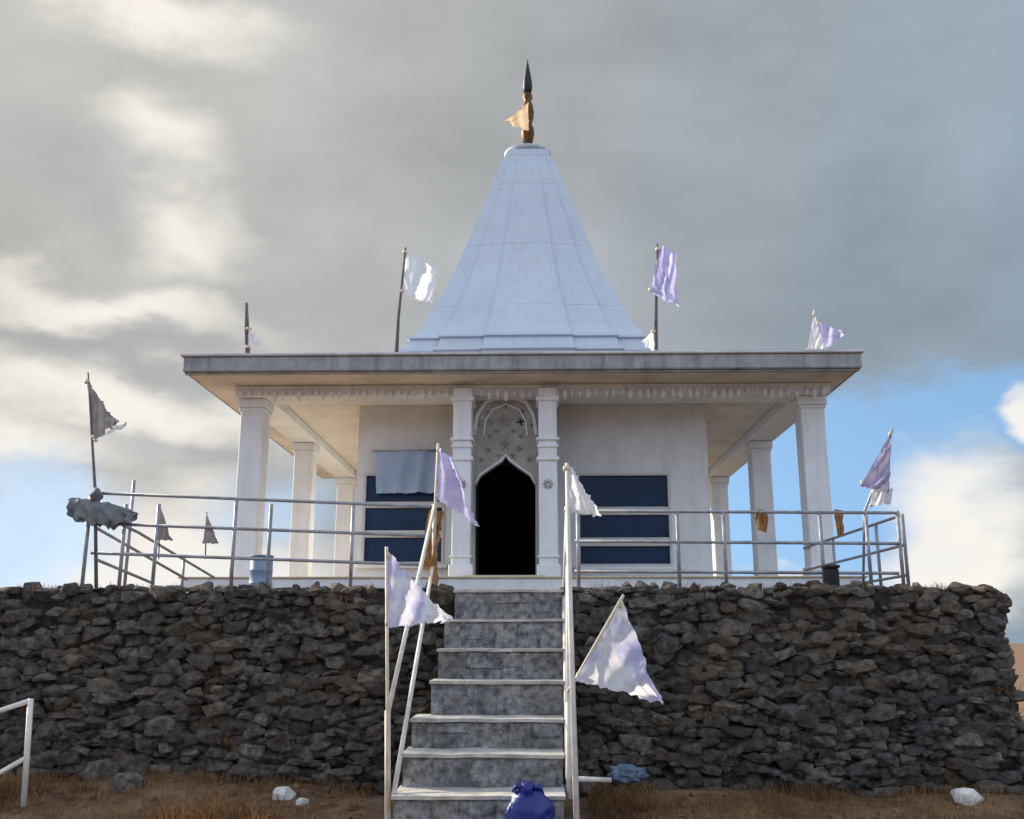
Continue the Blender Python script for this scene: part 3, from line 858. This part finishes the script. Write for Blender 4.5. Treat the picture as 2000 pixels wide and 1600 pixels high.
flag('limp narrow white flag at the top of the tall white pole by the stairs',
     [P(1128, 1660, 6.1), P(1114, 1200, 6.35), P(1107, 905, 6.5)], [.019, .017, .013], 'rail_pale',
     [(dict(A=P(1106, 910, 6.5), B=P(1109, 1000, 6.5), C=P(1172, 1008, 6.4), D=P(1117, 914, 6.48), amp=.02, ph=.9, waves=1.8), 'flag_white')])
flag('large white and lavender pennant on a slanting stick in front of the stone wall',
     [P(1108, 1352, 6.45), P(1122, 1330, 6.42), P(1218, 1162, 6.3)], .010, 'bamboo',
     [(tri((1215, 1172), (1124, 1330), (1292, 1372), 6.38, 6.2, amp=.05, ph=2.6, waves=1.9, n=20), 'flag_mix')])
flag('faded grey tattered pennant on a tall pole rising above the bundled tarpaulin',
     [P(188, 1150, 8.5), P(186, 960, 8.5), P(172, 728, 8.5)], [.017, .015, .008], 'darkpole',
     [(tri((169, 738), (184, 862), (226, 826), 8.5, 8.4, amp=.03, ph=.3), 'flag_grey'),
      (tri((222, 836), (184, 862), (248, 828), 8.45, 8.3, amp=.02, ph=1.3, n=8), 'flag_white')])
flag('short dark pole on the roof corner with a white scrap tied at its foot',
     [P(484, 692, 11.45), P(482, 640, 11.45), P(481, 592, 11.45)], [.03, .03, .02], 'darkpole',
     [(tri((486, 640), (484, 680), (506, 672), 11.42, 11.35, amp=.03, ph=1.0, n=8), 'flag_white')])
flag('bright white flag on a roof pole beside the spire, crumpled in the wind',
     [P(774, 700, 12.3), P(778, 620, 12.3), P(792, 484, 12.3)], [.026, .022, .014], 'darkpole',
     [(dict(A=P(791, 488, 12.3), B=P(786, 575, 12.3), C=P(852, 596, 12.1), D=P(856, 528, 12.1), amp=.08, ph=.2, waves=1.6), 'flag_white')])
flag('lavender flag bunched at the top of a dark roof pole',
     [P(1281, 700, 12.3), P(1281, 600, 12.3), P(1284, 476, 12.3)], [.028, .024, .014], 'darkpole',
     [(dict(A=P(1286, 482, 12.3), B=P(1270, 572, 12.25), C=P(1326, 600, 12.1), D=P(1322, 492, 12.1), amp=.09, ph=1.9, waves=1.3), 'flag_lav'),
      (tri((1276, 645), (1279, 690), (1252, 668), 12.28, 12.2, amp=.04, ph=.8, n=8), 'flag_white')])
flag('pointed white pennant standing on the roof above the corner with the dark eave line',
     [P(1594, 705, 11.7), P(1592, 650, 11.7), P(1590, 606, 11.7)], .012, 'bamboo',
     [(tri((1590, 610), (1576, 688), (1614, 686), 11.66, 11.55, amp=.04, ph=2.0, n=12), 'flag_white'),
      (tri((1597, 628), (1610, 684), (1652, 650), 11.68, 11.6, amp=.04, ph=.5, n=10), 'flag_lav')])
flag('mauve pennant leaning on the railing corner with a white rag below',
     [P(1686, 1150, 8.95), P(1688, 1000, 8.95), P(1716, 930, 8.95), P(1743, 838, 8.95)], .012, 'rail',
     [(tri((1742, 842), (1680, 950), (1736, 962), 8.92, 8.85, amp=.03, ph=1.4), 'flag_mauve'),
      (dict(A=P(1704, 950, 8.9), B=P(1700, 990, 8.9), C=P(1740, 985, 8.85), D=P(1744, 952, 8.85), amp=.03, ph=.1, n=10), 'flag_white')])
flag('small faded orange pennant flying from the finial on top of the spire',
     [P(1034, 262, YC - .14), P(1032, 196, YC - .14)], .010, 'bronze',
     [(tri((1032, 200), (1033, 256), (986, 238), YC - .14, YC - .3, amp=.05, ph=.7, n=12), 'orange')])
for (x, y0, y1, lab) in ((313, 985, 1055, 'small grey pennant on the mid rail next to the bundled tarpaulin'), (404, 1000, 1062, 'small grey boat-shaped pennant on the mid rail next to the corner column')):
    flag(lab, [P(x - 3, 1092, 8.62), P(x, y0, 8.62)], .006, 'darkpole', [(tri((x, y0 + 4), (x - 8, y1), (x + 22, y1), 8.6, 8.55, amp=.01, ph=x, n=8), 'flag_grey')])

# ------------------------------------------------------------------ railings
def railing(label, posts, rails, m, r=.0145, name='railing'):
    base = posts[0][0].copy()
    t = thing(name, label, 'railing', base)
    for pts in posts: tube_obj('post', [p - base for p in pts], r * 1.15, m, t)
    for pts in rails: tube_obj('rail', [p - base for p in pts], r, m, t)
    return t
def yl(px): return 8.5 + (px - 180) / 670 * .22
def vpost(px, ytop, Y):
    a = P(px, ytop, Y); return [Vector((a.x, a.y, ZP - .06)), a]
lp = [(178, 968), (247, 985), (311, 985), (462, 975), (530, 985), (690, 988), (846, 985)]
railing('grey three-rail pipe railing running from the bundled tarpaulin to the brown cloth',
        [vpost(px, y, yl(px)) for px, y in lp],
        [[P(186, 963, yl(186)), P(846, 990, yl(846))], [P(178, 1022, yl(178)), P(846, 1047, yl(846))], [P(178, 1080, yl(178)), P(846, 1104, yl(846))]], 'rail')
railing('sloping side railing of a path going down behind the terrace corner',
        [vpost(262, 938, 9.3), vpost(360, 1085, 10.6)],
        [[P(190, 1002, 8.7), P(270, 1040, 9.4), P(418, 1128, 11.0)], [P(186, 1092, 8.7), P(300, 1140, 9.6)], [P(186, 1030, 8.7), P(365, 1132, 10.6)]], 'rail', .014)
railing('grey three-rail pipe railing on the terrace side with two brown rags',
        [vpost(px, 998, 8.75) for px in (1128, 1322, 1412, 1600, 1690, 1752)],
        [[P(1122, 998, 8.75), P(1756, 1002, 8.75)], [P(1122, 1057, 8.75), P(1756, 1062, 8.75)], [P(1122, 1116, 8.75), P(1756, 1120, 8.75)]], 'rail')
c0 = P(1762, 1006, 8.9)
railing('short return railing running back from the terrace corner past the mauve pennant',
        [[Vector((c0.x, y, ZP - .05)), Vector((c0.x, y, c0.z + .01))] for y in (8.9, 9.6, 11.0)],
        [[Vector((c0.x, 8.9, c0.z - k)), Vector((c0.x, 12.2, c0.z - k))] for k in (0, .27, .54)], 'rail', .014)
ztr = P(760, 1388, YN)
railing('double pipe handrail with pale paint climbing the open side of the stairs',
        [[P(757, 1640, YN), P(757, 1388, YN)], [P(846, 1165, 8.45), P(849, 985, 8.45)]],
        [[P(758, 1390, YN), P(849, 987, 8.45)], [P(769, 1552, YN - .05), P(846, 1100, 8.45)]], 'rail_pale', .016, 'handrail')
railing('pale pipe handrail on the stair side of the tall white pole',
        [[P(1112, 1560, 6.45), P(1110, 1372, 6.45)], [P(1102, 1165, 8.4), P(1108, 990, 8.4)]],
        [[P(1110, 1374, 6.45), P(1108, 992, 8.4)], [P(1109, 1520, 6.45), P(1101, 1150, 8.4)]], 'rail_pale', .016, 'handrail')
gl = P(55, 1555, 7.2)
railing('pale bent pipe railing standing in the dry grass below the wall',
        [[P(46, 1575, 7.2), P(60, 1365, 7.2)], [Vector((-4.9, 7.0, .2)), Vector((-4.9, 7.0, 1.05))]],
        [[P(60, 1368, 7.2), P(-10, 1392, 7.15), Vector((-4.9, 7.0, 1.04))], [P(52, 1480, 7.2), P(-10, 1515, 7.15), Vector((-4.9, 7.0, .62))]], 'rail_pale', .018)
st = P(1128, 1520, 6.5)
tag(tube_obj('pipe_stub', [P(1120, 1521, 6.4), P(1192, 1524, 6.55)], .016, 'rail_pale'), 'short level pale pipe sticking out from the tall pole', 'pipe')

# ------------------------------------------------------------------ small things
def lump(name, c, s, m, seed, amp=.25, freq=1.6, sub=3, parent=None, fold=.0):
    bm = bmesh.new(); bmesh.ops.create_icosphere(bm, subdivisions=sub, radius=1)
    o = Vector((seed * 3.7, seed * 1.3, seed))
    for v in bm.verts:
        n = noise.noise(v.co * freq + o) * amp + noise.noise(v.co * freq * 2.7 + o) * amp * .45
        n += fold * math.sin(9 * math.atan2(v.co.y, v.co.x) + 4 * noise.noise(v.co * 2 + o)) * (1 - abs(v.co.z)) ** .5
        v.co *= 1 + n
        v.co = Vector((v.co.x * s[0], v.co.y * s[1], v.co.z * s[2]))
    ob = mesh_obj(name, bm, m, parent, True); ob.location = c
    return ob
# blue bag on a low step
k = 5
bz = step_z[7]
pb_ = P(1034, 1590, YW - .03 - TR * 7 + .15)
bag = thing('plastic_bag', 'dark blue knotted plastic bag on a low tread of the stairs', 'bag', (pb_.x, pb_.y - .02, bz))
yb_ = pb_.y - .02
b1 = lump('bag_body', (0, 0, .125), (.14, .12, .145), 'blue_bag', 3, .22, 1.7, 4, bag, .03)
b2 = lump('knot', (-.01, 0, .265), (.045, .04, .05), 'blue_bag', 5, .3, 2.5, 3, bag, .05)
bm = bmesh.new()
tube(bm, [(-.02, 0, .27), (-.07, .01, .285), (-.10, .0, .25)], [.02, .022, .006], 8); tube(bm, [(.01, 0, .27), (.06, -.01, .28), (.085, 0, .23)], [.018, .02, .006], 8)
mesh_obj('handle', bm, 'blue_bag', bag, True)
o = lump('plastic_bag', P(1222, 1512, 6.75), (.11, .07, .055), 'pale_bag', 8, .55, 2.6, 4, None, .14)
tag(o, 'crumpled dull blue plastic bag at the wall foot by the short level pipe', 'bag')
# blue drum by the corner column
dr = P(512, 1082, 9.2)
h = dr.z - ZP
drum = thing('drum', 'small light blue plastic drum behind the railing at the corner column', 'drum', (dr.x, 9.2, ZP - .02))
lathe_obj('drum_body', [(.09, 0), (.105, .02), (.105, h * .3), (.111, h * .32), (.105, h * .34), (.105, h * .62), (.111, h * .64), (.105, h * .66), (.103, h * .93), (.095, h * .97)], 'blue_drum', drum)
lathe_obj('lid', [(.109, h * .972), (.111, h * 1.0), (.103, h * 1.015), (.04, h * 1.02)], 'blue_drum', drum)
# bundled tarpaulin over the railing corner
tp = P(195, 1008, 8.5)
tarp = thing('tarpaulin', 'dark grey tarpaulin bundled over the corner of the railing', 'tarpaulin', (tp.x, 8.5, tp.z))
def tpl(px, py, dy=0): return P(px, py, 8.48 + dy) - tarp.location
bm = bmesh.new(); g = []
nu, nv = 46, 30
for a_ in range(nu + 1):
    u_ = a_ / nu; top = tpl(132 + 134 * u_, 976 + 26 * u_ ** 1.5)
    body = (math.sin(math.pi * min(1, max(0, u_))) ** .45) * (1.0 - .45 * u_)
    row = []
    for b_ in range(nv + 1):
        v_ = b_ / nv; s_ = (v_ - .5) * 2                       # -1 front hem, 0 over the rail, 1 back hem
        gather = math.sin(u_ * 31 + 2.5 * math.sin(u_ * 7) + s_ * 1.5)
        hem = (.26 + .10 * noise.noise(Vector((u_ * 5, 3, 0))) + .05 * noise.noise(Vector((u_ * 13, 8, 0)))) * body + .02
        drop = hem * abs(s_) ** 1.25
        out_ = (.085 * body * math.sin(min(1, abs(s_) * 1.15) * math.pi * .62) + .022 * gather * abs(s_) ** .6) * (1 if s_ > 0 else -1)
        w_ = noise.noise(Vector((u_ * 11, s_ * 3, 5))) * .03
        row.append(bm.verts.new(top + Vector((.012 * math.cos(u_ * 31) * abs(s_) + w_ * .5, out_ + w_, .035 * body - drop + w_ * .8))))
    g.append(row)
for a_ in range(nu):
    for b_ in range(nv): bm.faces.new((g[a_][b_], g[a_ + 1][b_], g[a_ + 1][b_ + 1], g[a_][b_ + 1]))
mesh_obj('bundle', bm, 'tarp', tarp, True)
lump('knot', tpl(188, 968), (.055, .06, .06), 'tarp', 6, .3, 2.0, 3, tarp, .08)
# brown cloth hung on the railing beside the door
a = P(822, 1000, 8.55)
bm = cloth_bm(P(838, 996, 8.5), P(822, 1096, 8.5), P(848, 1150, 8.4), D=P(868, 1000, 8.45), n=16, amp=.045, ph=.9, waves=1.7)
o = mesh_obj('hanging_cloth', bm, 'brown_cloth', None, True)
tag(o, 'brown cloth hanging from the railing end beside the doorway', 'cloth')
for (x, y, lab, sx, sz) in ((1488, 1022, 'wider brown rag tied on the railing before the middle veranda column', .05, .10), (1637, 1030, 'narrow brown rag tied on the railing beside the outer corner column', .035, .12)):
    c = P(x, 1000, 8.75)
    bm = bmesh.new(); g = []
    for a_ in range(15):
        u_ = a_ / 14; row = []
        for b_ in range(9):
            v_ = b_ / 8 - .5
            dz = abs(u_ - .5) * 2 * sz * 2 * (1 if u_ < .5 else .7); side_ = -1 if u_ < .5 else 1
            yy = side_ * (.018 + .012 * math.sin(v_ * 14 + x + u_ * 3)) * min(1, abs(u_ - .5) * 10)
            row.append(bm.verts.new((v_ * 2 * sx * (1 - .35 * abs(u_ - .5)) + .02 * noise.noise(Vector((u_ * 5, v_ * 5, x))), yy, .02 - dz + .03 * v_ * math.sin(x))))
        g.append(row)
    for a_ in range(14):
        for b_ in range(8): bm.faces.new((g[a_][b_], g[a_ + 1][b_], g[a_ + 1][b_ + 1], g[a_][b_ + 1]))
    o = mesh_obj('rag', bm, 'brown_cloth', None, True); o.location = c; tag(o, lab, 'rag')
# black post and rubble heap on the terrace
a = P(1622, 1104, 8.62)
bk = thing('bollard', 'short black square post at the terrace edge', 'post', (a.x, 8.62, ZP - .03))
bm = bmesh.new(); box(bm, -.055, .055, -.055, .055, 0, a.z - ZP); bevel_all(bm, .01); mesh_obj('post_body', bm, 'black', bk)
bm = bmesh.new(); vs = box(bm, -.065, .065, -.065, .065, a.z - ZP + .002, a.z - ZP + .03); bevel_all(bm, .008); mesh_obj('cap', bm, 'black', bk)
for i, (px, py, s, lab) in enumerate(((1592, 1138, .09, 'grey lump of rubble next to the short black post'), (1563, 1142, .07, 'smaller grey rubble lump lying on the terrace edge before the blue sky gap'), (248, 1542, .13, 'dark boulder at the foot of the wall with grass around it'),
          (262, 1500, .16, 'big dark boulder leaning against the wall foot'), (555, 1560, .09, 'whitish stone lying in the brown grass'), (590, 1572, .05, 'tiny whitish stone beside a larger whitish stone'),
          (1892, 1570, .12, 'pale boulder in the brown soil at the wall corner end'), (1870, 1520, .11, 'grey flat boulder resting against the wall near its corner'), (1760, 1150, .06, 'small stone beside the terrace corner railing'))):
    if py < 1200: c = P(px, py, 8.5); c.z = ZP + s * .3
    else:
        # where the sight line meets the ground
        d = ray(px, py); t = 4.0
        while t < 9.5 and (EYE + d * t).z > ground_z((EYE + d * t).x, (EYE + d * t).y): t += .02
        c = EYE + d * t; c.y = min(c.y, YW - .12); c.z = ground_z(c.x, c.y) + s * .25
    o = mesh_obj('boulder', rock_bm(random.Random(i + 40), s, s * .8, s * .7, 26), 'litter' if 'whit' in lab or 'pale' in lab else 'stone')
    o.location = c; tag(o, lab, 'stone')

# ------------------------------------------------------------------ dry grass
pb2 = bmesh.new(); lay = pb2.verts.layers.float.new('tone'); rq = random.Random(9)
for k in range(700):
    x = rq.uniform(-5.5, 5.5); y = rq.uniform(5.8, YW - .05)
    if -1.2 < x < .42: continue
    m = Matrix.Translation((x, y, ground_z(x, y))) @ Matrix.Rotation(rq.uniform(0, 6), 4, 'Z') @ Matrix.Diagonal((*[rq.uniform(.008, .03) * rq.choice((1, 1, 1.6)) for _ in range(3)], 1))
    me = rq.choice(ROCKS); tone = rq.random(); vs = []
    for v in me.vertices:
        q = pb2.verts.new(m @ v.co); q[lay] = tone; vs.append(q)
    for f in me.polygons: pb2.faces.new([vs[i] for i in f.vertices])
o = mesh_obj('pebbles', pb2, 'soil'); o['kind'] = 'stuff'
tag(o, 'scattered pebbles and clods on the brown soil', 'pebbles')
def blades(name, spots, m, hmin, hmax, wd, rng, lean=.5):
    bm = bmesh.new(); lay = bm.verts.layers.float.new('tone')
    for (x, y, z, k) in spots:
        h = rng.uniform(hmin, hmax) * k; t = rng.uniform(0, 6.283); l = rng.uniform(.1, lean) * h
        dx, dy = math.cos(t) * l, math.sin(t) * l; a = rng.uniform(0, math.pi); wx, wy = math.cos(a) * wd * k, math.sin(a) * wd * k
        tone = rng.random()
        v = [bm.verts.new(p) for p in ((x - wx, y - wy, z - .01), (x + wx, y + wy, z - .01), (x + dx * .45 + wx * .7, y + dy * .45 + wy * .7, z + h * .6), (x + dx * .45 - wx * .7, y + dy * .45 - wy * .7, z + h * .6), (x + dx * 1.2, y + dy * 1.2, z + h * .92))]
        for q in v: q[lay] = tone
        bm.faces.new((v[0], v[1], v[2], v[3])); bm.faces.new((v[3], v[2], v[4]))
    o = mesh_obj(name, bm, m)
    o['kind'] = 'stuff'
    return o
rg = random.Random(21)
spots = []
while len(spots) < 42000:
    x = rg.uniform(-6, 6); y = rg.uniform(5.6, YW - .02)
    if stairs and -1.15 - .1 < x < .42 and y > 5.2: continue
    d = noise.noise(Vector((x * 1.1, y * 1.1, 7))) + .5 * noise.noise(Vector((x * 3.3, y * 3.3, 2)))
    if d < rg.uniform(-.5, .45): continue
    spots.append((x, y, ground_z(x, y), .55 + .7 * max(0, d)))
o = blades('dry_grass', spots, 'grass', .04, .20, .004, rg, .9)
tag(o, 'dry brown grass at the foot of the stone wall', 'grass')
spots = []
for c in range(150):
    u = rg.uniform(P(-20, 1150, YW).x, XR - .05)
    if SX0 - .05 < u < SX1 + .05: continue
    if rg.random() < .3:
        z0 = rg.uniform(ZG, ZP); y0 = YW - .04 + batter(z0)
    else: z0 = ZP; y0 = YW + rg.uniform(-.02, .35)
    for k in range(rg.randint(8, 26)):
        spots.append((u + rg.gauss(0, .04), y0 + rg.gauss(0, .015), z0 + rg.uniform(-.02, .02), rg.uniform(.4, .9)))
o = blades('wall_weeds', spots, 'grass', .03, .10, .0035, rg, .9)
tag(o, 'withered weeds growing along the wall top and in its joints', 'weeds')
